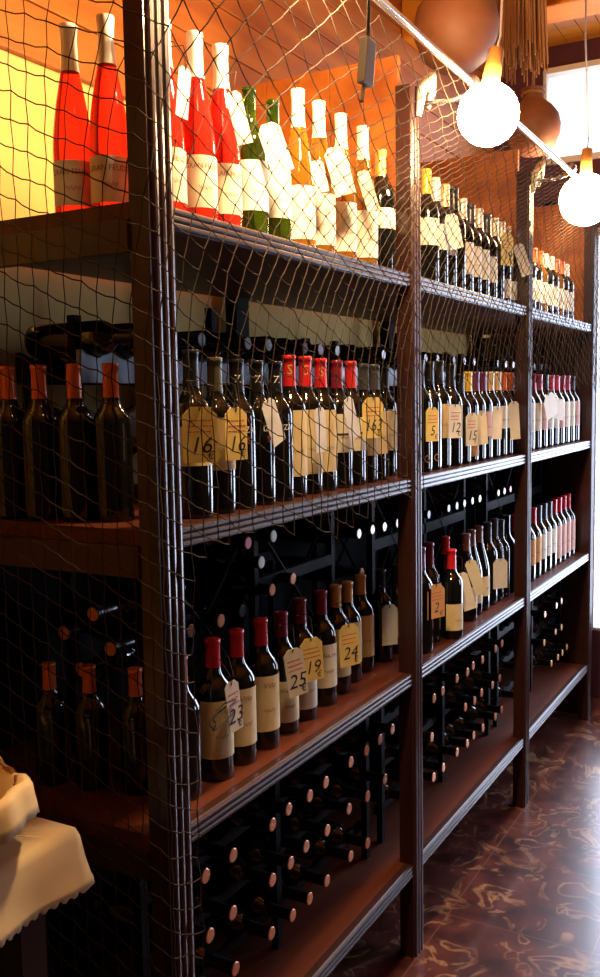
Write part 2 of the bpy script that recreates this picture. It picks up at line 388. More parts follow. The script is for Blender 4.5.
def body_mesh(kind, m):
    k = (kind, m.name)
    if k not in _me:
        o = lathe(PR[kind], 28); me = bpy.data.meshes.new('wine_bottle'); o.to_mesh(me); o.free()
        for p in me.polygons: p.use_smooth = True
        me.materials.append(m); _me[k] = me
    return _me[k]
def cap_mesh(kind, m, zc=None):
    zc = zc or CAPZ[kind]; k = ('cap', kind, m.name, zc)
    if k not in _me:
        H = HN[kind]; g = .0007; zs = [zc+(H-.0085-zc)*i/5 for i in range(6)]
        pr = [(prad(kind, z)+g, z) for z in zs]
        pr += [(.0158, H-.008), (.0158, H+.0005), (.0145, H+.0015), (0, H+.0015)]
        o = lathe(pr, 20); me = bpy.data.meshes.new('capsule'); o.to_mesh(me); o.free()
        for p in me.polygons: p.use_smooth = True
        me.materials.append(m); _me[k] = me
    return _me[k]
def bottle(kind, x, y, z, H, glass, cap, label, group, labels=(), texts=(), face=0, zc=None, fat=1):
    """labels: (z0,z1,paper,half-angle deg,centre deg)   texts: (string,size,z,ink,centre deg,shear)"""
    o = bpy.data.objects.new('wine_bottle', body_mesh(kind, glass)); C.objects.link(o); o.location = (x, y, z); s = H/HN[kind]; o.scale = (fat*s**.5, fat*s**.5, s)
    o.rotation_euler = (0, 0, R(face)); tag(o, label.replace('wine-capped', 'dark-red-capped'), 'wine bottle', group)
    if cap: c = bpy.data.objects.new('capsule', cap_mesh(kind, cap, zc)); C.objects.link(c); c.parent = o
    rad = RAD[kind]
    for (z0, z1, pm, ha, ca) in labels:
        l = obj('paper_label', patch(rad+.0006, z0, z1, R(ca-28-ha), R(ca-28+ha)), paper[pm], o, True)
        ll = l
        if z1-z0 > .05 and pm not in ('black', 'red'):
            bm = bmesh.new(); rr = rad+.0010; zz = z0+(z1-z0)*.38; lo = []; n = 46
            for i in range(n+1):
                an = R(ca-52+44*i/n); wz = .0028*math.sin(i*1.15)+.0016*math.sin(i*.47); th = .0007+.0005*abs(math.sin(i*.8))
                lo.append((bm.verts.new((rr*math.sin(an), -rr*math.cos(an), zz+wz-th)), bm.verts.new((rr*math.sin(an), -rr*math.cos(an), zz+wz+th))))
            for (p0, q0), (p1, q1) in zip(lo, lo[1:]): bm.faces.new((p0, p1, q1, q0))
            obj('label_print', bm, inkn, l)
    for (t, sz, zz, ink, ca, sh) in texts:
        bm = bmesh.new(); rr = prad(kind, zz)+.0015 if zz > CAPZ[kind]-.06 else rad+.0013
        text_cyl(bm, t, sz, rr, zz, R(ca-32), sh); obj('printed_name', bm, ink, o)
    return o
# lying bottles: shared simple copies, dark sleeve with a bright end disc
def disc_mesh(m):
    k = ('disc', m.name)
    if k not in _me:
        o = lathe([(.0150, .2995), (.0160, .3012), (.0140, .3028), (0, .3028)], 18); me = bpy.data.meshes.new('end_disc'); o.to_mesh(me); o.free(); me.materials.append(m); _me[k] = me
    return _me[k]
proto_n = 0
cnt = {}
LY.sort(key=lambda q: q[0] if q[3].startswith('lying') else 99)
for (x, yt, z, desc, grp, cap, rz, h) in LY:
    cm = copper if cap is None else capm[cap]
    o = bpy.data.objects.new('lying_bottle', body_mesh('bordeaux', glassd)); C.objects.link(o)
    s = h/.30; o.scale = (s, s, s)
    if rz == 0: o.rotation_euler = (R(90), 0, 0); o.location = (x, yt+h, z)       # neck towards the aisle
    c = bpy.data.objects.new('capsule', cap_mesh('bordeaux', capm['black'])); C.objects.link(c); c.parent = o
    c = bpy.data.objects.new('end_disc', disc_mesh(cm)); C.objects.link(c); c.parent = o
    cname = {'None': 'copper', 'wine': 'dark-red'}.get(str(cap), str(cap))
    if desc.startswith('lying'):
        bay = bay_name[0 if x < 2.45*(1+yt) else (1 if x < 3.6*(1+yt) else 2)]   # the bay it is seen in
        k = (grp, bay); cnt[k] = cnt.get(k, 0)+1
        lab = '%s-capped dark bottle %s, %s from the left in the %s bay' % (cname, desc.split(', ')[0].replace('top of ', '') , ordn[min(15, cnt[k]-1)], bay)
        tag(o, lab, 'wine bottle', grp)
    else: tag(o, desc.replace('lying bottle', '%s-capped lying bottle' % cname), 'wine bottle', grp)

# bottles stored crosswise at the near end of the lattice rack, necks towards the open end
for k, (y, z) in enumerate([(.43, 1.145), (.345, 1.195), (.30, 1.125), (.385, 1.07)]):
    o = bpy.data.objects.new('lying_bottle', body_mesh('bordeaux', glassd)); C.objects.link(o); s = .29/.3; o.scale = (s, s, s)
    o.rotation_euler = (0, R(-90), 0); o.location = (1.29+.26, y, z)
    o.location = (1.49+.29, y, z)
    c = bpy.data.objects.new('capsule', cap_mesh('bordeaux', capm['black'])); C.objects.link(c); c.parent = o
    c = bpy.data.objects.new('end_disc', disc_mesh(copper)); C.objects.link(c); c.parent = o
    tag(o, 'bottle lying crosswise at the open left end of the lower shelf, %s' % ['farthest left', 'topmost of the four', 'rightmost of the four', 'lowest of the four'][k], 'wine bottle', 'bottles lying at the open end')

# --- price tags
def price_tag(x, y, z_top, w, h, pm, label, text=None, yaw=29, tilt=0, group='price tags', hang=None):
    """card hanging from a neck; z_top is the top of the card; yaw turns its face towards the near end"""
    t = thing('price_tag', label, 'price tag', (x, y, z_top), R(-yaw), group)
    bm = bmesh.new(); c = w*.24
    out = [(-w/2+c, 0), (-w/2, -c), (-w/2, -h), (w/2, -h), (w/2, -c), (w/2-c, 0)]
    a = [bm.verts.new((p, -.0008, q)) for p, q in out]; b = [bm.verts.new((p, .0008, q)) for p, q in out]; n = len(out)
    bm.faces.new(a); bm.faces.new(b[::-1])
    for i in range(n): bm.faces.new((a[i], b[i], b[(i+1) % n], a[(i+1) % n]))
    bmesh.ops.recalc_face_normals(bm, faces=bm.faces)
    card = obj('card', bm, paper[pm], t, rot=(0, R(tilt), 0))
    if text:
        bm = bmesh.new(); text_flat(bm, text, h*.42, 0, -h*.70, -.0012, .25); obj('handwritten_price', bm, inkb, card)
        bm = bmesh.new(); text_flat(bm, '\u20ac', h*.2, w*.28, -h*.88, -.0012, .2); obj('euro_sign', bm, inkb, card)
        bm = bmesh.new()
        for q in range(3):
            zz = -h*(.26+.1*q); xx = -w*.36
            while xx < w*.30:
                l = random.uniform(.003, .008); v = [bm.verts.new(p) for p in ((xx, -.0012, zz), (min(w*.4, xx+l), -.0012, zz), (min(w*.4, xx+l), -.0012, zz+.0025), (xx, -.0012, zz+.0025))]; bm.faces.new(v); xx += l+.0015
        obj('red_writing', bm, inkr, card)
    bm = bmesh.new(); hx, hy, hz = hang if hang else (0, .03, .045)
    tube(bm, [(0, -.001, -h*.08), (.004, -.004, .012), (hx+.012, hy-.014, hz), (hx+.016, hy+.006, hz+.004), (hx, hy+.018, hz+.003), (hx-.016, hy+.006, hz+.004), (hx-.012, hy-.014, hz), (-.004, -.004, .012), (0, -.001, -h*.08)], .0008, 4)
    obj('string', bm, cordm, t)
    return t

g1, g2, g3 = 'bottles standing on the top shelf', 'bottles standing on the middle shelf', 'bottles standing on the lower shelf'
z1, z2, z3 = SH['top'], SH['middle'], SH['lower']
# ======== top shelf, near bay
rl = [(.025, .115, 'pale', 80, 0)]
bottle('flute', 1.388, .26, z1, .362, glassr, capm['white'], 'ros\u00e9 bottle with white capsule, leftmost on the top shelf beside the open end', g1, [(.025, .100, 'white', 80, -20)], [('GRAN FEUDO', .0135, .080, inkn, -20, 0)])
bottle('flute', 1.405, .185, z1, .368, glassr, capm['white'], 'ros\u00e9 bottle standing just left of the corner post, top shelf', g1, [(.025, .100, 'white', 80, -20)], [('GRAN FEUDO', .0135, .080, inkn, -20, 0)])
for k, (x, y) in enumerate([(1.452, .09), (1.532, .075), (1.612, .07)]):
    bottle('flute', x, y, z1, .357, glassr, capm['white'], 'ros\u00e9 bottle with white label, %s of the trio just past the corner post' % ['nearest', 'middle', 'farthest'][k], g1, rl, [('GRAN FEUDO', .0125, .096, inkn, 0, 0)])
for k, x in enumerate((1.715, 1.812)):
    bottle('bordeaux', x, .07, z1, .305, glassg, capm['white'] if False else None, 'green glass bottle with white label, %s of the pair on the top shelf' % ['left', 'right'][k], g1, [(.05, .150, 'white', 70, 0)])
    o = bpy.context.scene.collection.objects[-1]
for k, x in enumerate((1.925, 2.026, 2.142, 2.268)):
    bottle('flute', x, .07, z1, .357, glassw, capm['white'], 'tall golden white-wine bottle with white capsule, %s of four on the top shelf' % ordn[k], g1, [(.02, .13, 'white', 70, 0)], [('V', .022, .09, inkg, 0, 0)])
bottle('bordeaux', 2.39, .075, z1, .325, glassd, capm['gold'], 'dark bottle with gold capsule at the right end, near bay top shelf', g1, [(.105, .155, 'white', 70, 0)])
gt = 'price tags on the top shelf'
price_tag(1.420, .018, 2.235, .03, .09, 'white', 'white price tag on the first ros\u00e9 bottle right of the corner post', None, 10, 8, gt)
price_tag(1.575, .02, 2.235, .03, .10, 'white', 'white price tag between the second and third ros\u00e9 bottles', None, 50, -14, gt)
price_tag(1.70, .018, 2.205, .055, .10, 'white', 'tilted white price tag on the left green bottle, top shelf', None, 30, -22, gt)
price_tag(1.912, .018, 2.175, .03, .07, 'white', 'narrow white tag on the first golden bottle, top shelf', None, 50, -12, gt)
price_tag(1.995, .018, 2.222, .055, .11, 'white', 'white price tag hanging on the second golden bottle, top shelf', None, 35, -18, gt)
price_tag(2.15, .018, 2.20, .032, .10, 'white', 'narrow white tag on the third golden bottle, top shelf', None, 50, -18, gt)
# ======== top shelf, middle bay
spec = [(2.72, 'yellow', .34, (.10, .17)), (2.80, 'white', .33, (.10, .17)), (2.88, 'cream', .325, (.095, .165)), (2.962, 'black', .33, None), (3.045, 'white', .31, (.06, .16)), (3.128, 'grey', .305, (.06, .16)),
        (3.215, 'white', .305, (.06, .16)), (3.305, 'grey', .30, (.06, .15)), (3.39, 'white', .30, None), (3.475, 'white', .30, (.02, .09)), (3.55, 'cream', .295, (.02, .09))]
for k, (x, c, h, l) in enumerate(spec):
    bottle('bordeaux', x, .075, z1, h, glassd, capm[c], '%s-capped dark bottle, %s from left, middle bay top shelf' % (c, ordn[k]), g1, [(*l, 'white' if k < 9 else 'pale', 70, 0)] if l else [])
price_tag(2.775, .018, 2.195, .05, .105, 'white', 'white price tag on the third bottle, middle bay top shelf', None, 35, -14, gt)
price_tag(3.36, .018, 2.222, .07, .115, 'yellow', 'yellow price tag hanging right of centre, middle bay top shelf', '19', 20, 0, gt)
price_tag(3.49, .018, 2.20, .045, .12, 'white', 'tilted white tag at the right end of the middle bay top shelf', None, 45, -20, gt)
# ======== top shelf, far bay
for k in range(9):
    x = 3.735+k*.093
    bottle('bordeaux', x, .075, z1, .262, glassd if k % 3 else glassw, capm['orange' if k in (2, 3, 6, 7) else 'white'], '%s bottle from left with white label, far bay top shelf' % ordn[k], g1, [(.05, .15, 'white', 75, 0)])
# ======== middle shelf, near bay
L = [(1.484, .07, .322, 'black', [(.095, .165, 'cream', 70, 0)], []),
     (1.565, .07, .310, 'olive', [(.085, .185, 'tan', 70, 0)], []),
     (1.645, .07, .308, 'black', [], [('Z', .022, .262, inkw, -15, 0), ('IZA', .017, .160, inkw, 12, 0), ('V', .016, .180, inkr, 12, 0), ('S', .018, .138, inkr, 12, 0)]),
     (1.723, .07, .308, 'black', [], [('Z', .022, .262, inkw, -15, 0), ('IZA', .017, .160, inkw, 12, 0), ('V', .016, .180, inkr, 12, 0), ('S', .018, .138, inkr, 12, 0)]),
     (1.802, .07, .308, 'black', [], [('Z', .022, .262, inkw, -15, 0), ('IZA', .017, .160, inkw, 12, 0)]),
     (1.89, .085, .325, 'red', [(.045, .185, 'cream', 60, 0)], [('S', .03, .27, inkg, -20, 0)]),
     (1.967, .085, .325, 'red', [(.045, .185, 'cream', 60, 0)], [('S', .03, .27, inkg, -20, 0)]),
     (2.045, .085, .322, 'red', [(.045, .185, 'cream', 60, 0)], [('S', .03, .27, inkg, -20, 0)]),
     (2.123, .08, .320, 'wine', [(.085, .175, 'pale', 70, 0), (.125, .130, 'black', 70, 0)], []),
     (2.201, .08, .320, 'red', [(.085, .165, 'pale', 70, 0), (.125, .130, 'black', 70, 0)], []),
     (2.279, .08, .315, 'grey', [(.07, .18, 'tan', 70, 0)], []), (2.357, .085, .315, 'grey', [(.07, .18, 'tan', 70, 0)], []),
     (2.42, .145, .316, 'grey', [(.07, .18, 'tan', 70, 0)], []), (2.50, .12, .318, 'black', [(.07, .18, 'tan', 70, 0)], [])]
for k, (x, y, h, c, lb, tx) in enumerate(L):
    lb = [(a, b, p, q, r) if p != 'black' else (a, b, p, q, r) for a, b, p, q, r in lb]
    # the thin black bar sits on top of its paper
    o = bottle('bordeaux', x, y, z2, h, glassd, capm[c], '%s-capped dark bottle, %s from left, near bay middle shelf' % (c, ordn[k]), g2, [q for q in lb if q[2] != 'black'], tx)
    for q in lb:
        if q[2] == 'black': obj('label_bar', patch(RAD['bordeaux']+.0013, q[0], q[1], R(-88), R(32)), paper['black'], o)
gm = 'price tags on the middle shelf'
price_tag(1.428, .012, 1.632, .066, .104, 'yellow', 'yellow price tag reading 16, first from the corner post, middle shelf', '16', 42, 0, gm)
price_tag(1.553, .014, 1.628, .055, .103, 'yellow', 'yellow price tag reading 16, second from the corner post, middle shelf', '16', 18, 0, gm)
price_tag(1.672, .014, 1.642, .045, .10, 'white', 'tilted white tag hanging between the black-capped bottles, middle shelf', None, 8, -24, gm)
price_tag(1.905, .014, 1.622, .045, .102, 'white', 'white tag in front of the red-capped bottles, near bay middle shelf', None, 5, -3, gm)
price_tag(2.045, .014, 1.642, .05, .105, 'white', 'tilted white tag right of the red-capped bottles, near bay middle shelf', None, 5, -22, gm)
price_tag(2.195, .014, 1.644, .078, .104, 'yellow', 'yellow price tag reading 163 near the second post, middle shelf', '163', 18, 0, gm)
# ======== middle shelf, middle bay
L = [(2.66, 'black', .335, None), (2.74, 'black', .332, None), (2.822, 'black', .338, ('tan', .085, .18)), (2.93, 'black', .33, ('tan', .085, .18)), (3.022, 'black', .30, None), (3.10, 'yellow', .308, ('orange', .02, .10)), (3.178, 'purple', .309, ('pale', .08, .17)),
     (3.256, 'purple', .310, ('rosy', .08, .165)), (3.345, 'cream', .312, ('white', .09, .18)), (3.43, 'cream', .313, ('white', .10, .18)), (3.51, 'orange', .312, ('pale', .10, .18)), (3.59, 'orange', .312, ('pale', .08, .17))]
for k, (x, c, h, l) in enumerate(L):
    bottle('bordeaux', x, .075, z2, h, glassd, capm[c], '%s-capped dark bottle, %s from left, middle bay middle shelf' % (c, ordn[k]), g2, [(l[1], l[2], l[0], 65, 0)] if l else [], [('G', .03, .035, inkg, 0, 0)] if k in (0, 1) else [])
price_tag(2.605, .012, 1.612, .055, .10, 'yellow', 'yellow price tag reading 5 beside the second post, middle bay', '5', 20, 0, gm)
price_tag(2.80, .012, 1.618, .055, .105, 'white', 'cream price tag second from the left, middle bay middle shelf', '12', 24, 0, gm)
price_tag(2.96, .012, 1.588, .055, .107, 'pale', 'cream price tag reading 15 at the centre of the middle bay', '15', 24, 0, gm)
price_tag(3.055, .012, 1.584, .04, .104, 'pale', 'cream price tag just right of the tag reading 15', None, 40, -4, gm)
price_tag(3.235, .012, 1.60, .04, .11, 'white', 'plain white tag on the cream-capped bottles, middle bay', None, 40, 2, gm)
price_tag(3.43, .012, 1.62, .042, .14, 'pale', 'long cream tag at the right end of the middle bay middle shelf', None, 40, -4, gm)
# ======== middle shelf, far bay
for k in range(10):
    x = 3.715+k*.0995; c = ['pink', 'pink', 'wine', 'pink', 'black', 'pink', 'pink', 'wine', 'pink', 'black'][k]
    bottle('bordeaux', x, .075, z2, .312, glassd, capm[c], '%s-capped bottle with pale label, %s from left, far bay middle shelf' % (c, ordn[k]), g2, [(.075, .185, ['rosy', 'white', 'pale'][k % 3], 70, 0)])
price_tag(3.93, .012, 1.645, .10, .10, 'white', 'large tilted white card on the far bay middle shelf', None, 15, -22, gm)
price_tag(4.12, .012, 1.625, .085, .09, 'white', 'white tag right of the large white card, far bay', None, 20, 10, gm)
# ======== lower shelf, near bay
LL = [(1.462, .10, .285, 'orange', 'bordeaux', None), (1.574, .098, .292, 'red', 'bordeaux', ('cream', .05, .175)), (1.668, .10, .290, 'red', 'bordeaux', ('cream', .045, .175)), (1.768, .10, .292, 'red', 'bordeaux', ('cream', .045, .175)),
      (1.876, .11, .284, 'wine', 'bordeaux', ('cream', .03, .135)), (1.976, .115, .296, 'wine', 'bordeaux', ('pale', .03, .15)), (2.095, .12, .293, 'wine', 'bordeaux', ('pale', .05, .165)),
      (2.198, .13, .288, 'gold', 'bordeaux', ('cream', .05, .185)), (2.30, .145, .278, 'gold', 'bordeaux', ('cream', .06, .185)), (2.405, .155, .278, 'gold', 'bordeaux', ('cream', .05, .18)), (2.535, .15, .272, 'black', 'bordeaux', None), (2.63, .145, .272, 'black', 'bordeaux', ('tan', .06, .15))]
for k, (x, y, h, c, kd, l) in enumerate(LL):
    tx = [('Vi\u00f1a', .018, l[2]-.022, inkn, 0, .3)] if l and k in (1, 2, 3) else ([('VI\u00d1A MA', .014, (l[2]+l[1])/2+.028, inkn, 0, 0)] if l and k in (4, 6) else [])
    bottle(kd, x, y, z3, h, glassd, capm[c], '%s-capped dark bottle, %s from left, near bay lower shelf' % (c, ordn[k]), g3, [(l[1], l[2], l[0], 72, 0)] if l else [], tx, zc=.241, fat=1.07)
gl = 'price tags on the lower shelf'
price_tag(1.560, .045, 1.07, .040, .108, 'white', 'white price tag reading 23 tied with black cord, lower shelf', '23', 10, -8, gl)
price_tag(1.832, .055, 1.07, .052, .113, 'pale', 'cream price tag reading 25, lower shelf of the near bay', '25', 30, -8, gl)
price_tag(1.932, .062, 1.072, .064, .106, 'yellow', 'yellow price tag reading 19, lower shelf of the near bay', '19', 28, -3, gl)
price_tag(2.152, .07, 1.056, .064, .112, 'yellow', 'yellow price tag reading 24 before the gold-capped bottles, lower shelf', '24', 28, -3, gl)
price_tag(2.475, .095, 1.04, .05, .12, 'pale', 'narrow cream tag on the black-capped bottle near the second post', None, 40, 0, gl)
bm = bmesh.new(); pts = []
for i in range(40):
    a = i/39*2*PI*2.2; pts.append((1.535+.05*math.sin(a)+.012*math.sin(3*a), .047-.006*math.cos(a*1.3), 1.01+.022*math.cos(a*.9)))
tube(bm, pts, .0016, 5); tag(obj('tangled_cord', bm, cordm), 'tangled black cord in front of the second bottle on the lower shelf', 'cord')
# ======== lower shelf, middle bay
LL = [(2.665, .075, .325, 'purple', None), (2.80, .10, .318, 'wine', ('cream', .11, .18)), (2.872, .05, .290, 'red', ('cream', .03, .12)), (3.03, .13, .305, 'red', None), (3.125, .09, .305, 'brown', ('cream', .045, .12)), (3.213, .10, .307, 'brown', ('cream', .045, .12)),
      (3.295, .10, .31, 'brown', ('cream', .055, .125)), (3.40, .10, .31, 'grey', None), (3.478, .10, .315, 'grey', None), (3.556, .10, .302, 'grey', None), (3.635, .10, .31, 'black', None)]
for k, (x, y, h, c, l) in enumerate(LL):
    bottle('burgundy' if c in ('brown', 'red') and k > 2 else 'bordeaux', x, y, z3, h, glassd, capm[c], '%s-capped dark bottle, %s from left, middle bay lower shelf' % (c, ordn[k]), g3, [(l[1], l[2], l[0], 70, 0)] if l else [])
price_tag(2.68, .03, 1.068, .08, .105, 'orange', 'orange price tag at the left end of the middle bay lower shelf', '2', 20, 0, gl)
price_tag(2.93, .04, 1.06, .045, .13, 'white', 'long tilted white tag right of the front red-capped bottle', None, 50, -16, gl)
price_tag(3.035, .045, 1.085, .04, .125, 'pale', 'slim tilted pale tag on the brown-capped bottles, lower shelf', None, 55, -20, gl)
price_tag(3.40, .05, 1.033, .065, .113, 'pale', 'pale tag on the grey-capped bottles, middle bay lower shelf', None, 35, 0, gl)
# ======== lower shelf, far bay
for k in range(11):
    x = 3.72+k*.0895; c = ['red', 'wine', 'grey', 'red', 'grey', 'grey', 'grey', 'red', 'red', 'red', 'red'][k]
    lb = ['tan', 'orange', 'orange', 'orange', 'white', 'white', 'white', 'rosy', 'rosy', 'rosy', 'rosy'][k]
    bottle('bordeaux', x, .09, z3, .302, glassd, capm['red' if k > 6 else c], '%s-capped bottle, %s from left, far bay lower shelf' % ('red' if k > 6 else c, ordn[k]), g3, [(.07 if lb != 'rosy' else .03, .18, lb, 72, 0)])
# ======== bottles seen through the open end
for k, (x, y) in enumerate([(1.338, .405), (1.345, .33), (1.362, .255), (1.385, .185)]):
    bottle('bordeaux', x, y, z2, .298, glassd, capm['orange'], 'orange-capped dark bottle, %s of four at the open end of the middle shelf' % ordn[k], 'orange-capped bottles at the open end')
for k, (x, y) in enumerate([(1.395, .385), (1.415, .295), (1.44, .195)]):
    bottle('bordeaux', x, y, z3, .252, glassd, capm['orange'], 'orange-capped dark bottle, %s of three at the open end of the lower shelf' % ordn[k], 'orange-capped bottles at the open end')

# ---------------------------------------------------------------- net
def Gs(h): h = max(0, h); return 1.6*h*h
def wgt(s): t = min(1, max(0, (s-.95)/.75)); return t*t*(3-2*t)
def net_point(u, h):
    """u runs along the end of the unit (u < 1.27) and then along its front"""
    if u < 1.262: x, y = 1.262, -.022+(1.262-u)
    else: x, y = u, -.022
    t = min(1, max(0, (h-.50)/.32)); y -= .118*t*t*(3-2*t) if u > 1.262 else .118*t*t*(3-2*t)*max(0, 1-(1.262-u)/.25)
    return Vector((x, y, 1.644+h))
HT = .832
def bottom(u):
    if u < 1.36: return -1.15
    if u < 2.46: return -.30+.03*math.sin(u*9)
    return .02+.02*math.sin(u*13)
pa, pb = .041, .047
bm = bmesh.new(); rad = .00125
nodes = {}
for i in range(-24, 125):
    s0 = .60+i*pa*.86 if .60+i*pa*.86 < 1.262 else 1.262+(i-round((1.262-.60)/(pa*.86)))*pa
    for j in range(-45, 125):
        h0 = -1.6+j*pb          # h + .42 s_front = const (slope of the second family)
        h = h0-.42*(s0-1.262)
        for _ in range(12):      # intersection of both families
            u = s0+Gs(h)*wgt(s0); hn = h0-.42*(u-1.262); h = .5*h+.5*hn
        u = s0+Gs(h)*wgt(s0)
        if u > 4.80 or u < .72 or h > HT or h < bottom(u): continue
        jz = .003*math.sin(i*2.1+j*1.3); ju = .0022*(1 if (i+j) % 2 else -1)
        f = max(.25, 1-h) if u > 1.3 else 1
        p = net_point(u+ju*f, h+jz*f)
        p.y += .004*math.sin(i*1.7)*math.cos(j*.9) if u > 1.3 else 0
        nodes[(i, j)] = p
def seg(a, b):
    d = b-a
    if d.length > .30: return
    sag = Vector((0, 0, -.06*d.length)) if abs(d.x)+abs(d.y) > .3*abs(d.z) else Vector((0, 0, 0))
    tube(bm, [a, (a+b)/2+sag, b], rad, 4, False)
for (i, j), p in nodes.items():
    if (i, j+1) in nodes: seg(p, nodes[(i, j+1)])
    if (i+1, j) in nodes: seg(p, nodes[(i+1, j)])
    r = rad*1.9                  # knot
    v = [bm.verts.new(p+Vector(q)*r) for q in ((1, 0, 0), (0, 1, 0), (-1, 0, 0), (0, -1, 0), (0, 0, 1.4), (0, 0, -1.4))]
    for k in range(4): bm.faces.new((v[k], v[(k+1) % 4], v[4])); bm.faces.new((v[(k+1) % 4], v[k], v[5]))
# strands that run on up to the rod
net = obj('safety_net', bm, netm); tag(net, 'brown knotted twine net stretched over the end and the front of the shelving', 'net')

# ---------------------------------------------------------------- rod, lamps, jugs, bundle
bm = bmesh.new(); tube(bm, [(.9, -.145, 2.492), (3.70, -.145, 2.462)], .0105, 12)
rod = thing('net_rod', 'long grey metal rod running above the net along the shelf tops', 'rod', (0, 0, 0)); obj('bar', bm, steel, rod, True)
for x in (2.52, 3.62):
    bm = bmesh.new(); tube(bm, [(x, -.145, 2.462), (x, -.09, 2.45), (x-.035, .003, 2.45)], .007, 8); lathe([(0, -.012), (.02, -.012), (.02, .012), (0, .012)], 12, bm)
    for v in bm.verts[-26:]: pass
    bm.free(); bm = bmesh.new(); tube(bm, [(x, -.145, 2.500), (x, -.145, 2.462), (x-.01, -.09, 2.445), (x-.035, .0, 2.44)], .007, 8)
    obj('bracket', bm, steel, rod, True)
    bm = bmesh.new(); tube(bm, [(x-.02, -.145, 2.481), (x+.02, -.145, 2.481)], .017, 12); obj('clamp', bm, steel, rod, True)

def lamp(name_label, x, y, z, r, power, cord_to, tilt=(0, 0)):
    t = thing('pendant_lamp', name_label, 'lamp', (x, y, z))
    gm_ = mat('lit_globe_glass_%d' % int(x*100), (1, .9, .7), .3, emit=(1, .64, .31), es=power/(4*PI*PI*r*r))   # power in watts over the globe's surface
    obj('globe', lathe([(0, -r)]+[(r*math.sin(PI*k/14), -r*math.cos(PI*k/14)) for k in range(1, 14)]+[(0, r)], 24), gm_, t, True)
    bm = bmesh.new(); dx, dz = tilt
    a = Vector((dx*.3, 0, r*.95)); b = a+Vector((dx, 0, .10)); tube(bm, [a, b], [.024, .020], 14); obj('socket', bm, mat('cork_socket', (.55, .27, .07), .6), t, True)
    bm = bmesh.new(); tube(bm, [b, b+Vector((dx*.5+.01, 0, .05)), Vector((cord_to[0]-x, cord_to[1]-y, (cord_to[2]-z)*.6)), Vector((cord_to[0]-x, cord_to[1]-y, cord_to[2]-z))], .0035, 6); obj('cord', bm, mat('lamp_cord', (.35, .3, .3), .4), t, True)
    return t
lamp('glowing round lamp hanging between the two clay jugs over the net', 2.39, -.225, 2.355, .078, 38, (2.62, -.2, ZC), (.05, 0))
lamp('glowing round lamp hanging over the far bay beside the window', 3.83, -.15, 2.40, .10, 34, (3.80, -.15, 3.40), (.02, 0))
lamp('glowing round lamp hanging over the near bay', 1.62, -.225, 2.462, .052, 92, (1.62, -.225, ZC), (.0, 0))
lamp('unseen round lamp added to light the cream-covered side table', 1.12, -.38, 2.62, .05, 5, (1.12, -.38, ZC), (.0, 0))  # added out of view to brighten the tablecloth

def jug(x, y, z, r, label):
    t = thing('clay_jug', label, 'jug', (x, y, z), 0, 'clay jugs above the net')
    pr = [(0, 0), (r*.45, .0), (r*.8, r*.28), (r*.98, r*.75), (r, r*1.05), (r*.92, r*1.4), (r*.68, r*1.72), (r*.42, r*1.92), (r*.34, r*2.1), (r*.40, r*2.3), (r*.44, r*2.34), (r*.36, r*2.34), (r*.28, r*2.12), (0, r*2.05)]
    obj('body', lathe(pr, 32), clay, t, True)
    bm = bmesh.new(); tube(bm, [(r*.38, 0, r*2.2), (r*.75, 0, r*2.25), (r*.98, 0, r*1.95), (r*.92, 0, r*1.5), (r*.82, 0, r*1.42)], r*.09, 8); obj('handle', bm, clay, t, True)
    bm = bmesh.new(); tube(bm, [(0, 0, r*2.34+.0), (.0, 0, ZC-z)], .006, 6)
    a = []
    for k in range(13): th = 2*PI*k/12; a.append((r*.40*math.cos(th), r*.40*math.sin(th), r*2.16))
    tube(bm, a, .006, 6); tube(bm, [(r*.40, 0, r*2.16), (0, 0, r*2.6)], .005, 6); tube(bm, [(-r*.40, 0, r*2.16), (0, 0, r*2.6)], .005, 6)
    obj('rope', bm, straw, t)
jug(2.86, .03, 2.645, .130, 'large round clay jug hanging above the second post')
jug(3.73, .03, 2.575, .105, 'smaller round clay jug hanging above the third post')
t = thing('straw_bundle', 'hanging bundle of dry brown straw between the two clay jugs', 'straw bundle', (3.49, .03, 2.82))
bm = bmesh.new()
for k in range(170):
    a = random.random()*2*PI; q = .10*math.sqrt(random.random()); x, y = q*math.cos(a), q*math.sin(a)
    w = random.uniform(-.02, .02)
    tube(bm, [(x*1.15+w, y*1.15, random.uniform(-.02, .08)), (x+w*.4, y, .3), (x*.85, y*.85, .62)], [.003, .0055, .004], 5)
obj('stalks', bm, straw, t)
bm = bmesh.new(); tube(bm, [(.092*math.cos(2*PI*k/16), .092*math.sin(2*PI*k/16), .45) for k in range(17)], .008, 6); tube(bm, [(0, 0, .6), (0, 0, ZC-2.82)], .006, 6); obj('tie_rope', bm, mat('pale_rope', (.5, .36, .18), .8), t)

t = thing('hanging_clip', 'grey clip on a black cord hanging in front of the net', 'clip', (1.50, -.30, 2.2))
bm = bmesh.new(); tube(bm, [(.0, 0, 1.25), (.012, 0, .3), (.012, 0, .1), (.006, 0, .03), (-.004, 0, -.03)], .0035, 8); obj('cord', bm, cordm, t, True)
bm = bmesh.new(); box(bm, -.019, .019, -.008, .008, -.03, .05, bev=.004)
for v in bm.verts: v.co.x += .18*v.co.z
tube(bm, [(-.008, 0, -.025), (-.02, 0, -.06)], .004, 6); obj('clip_body', bm, clipm, t)
for x in (2.47, 3.60):
    bm = bmesh.new()
    pts = [(x-.02, -.012, 2.40), (x-.012, -.02, 2.47), (x+.012, -.035, 2.505), (x+.03, -.03, 2.47), (x+.028, -.02, 2.43)]
    tube(bm, pts, [.008, .014, .017, .012, .006], 8)
    tag(obj('net_tie', bm, tape, None, True), 'crumpled white plastic tie holding the net on top of the %s post' % ('second' if x < 3 else 'third'), 'tie', 'net ties')

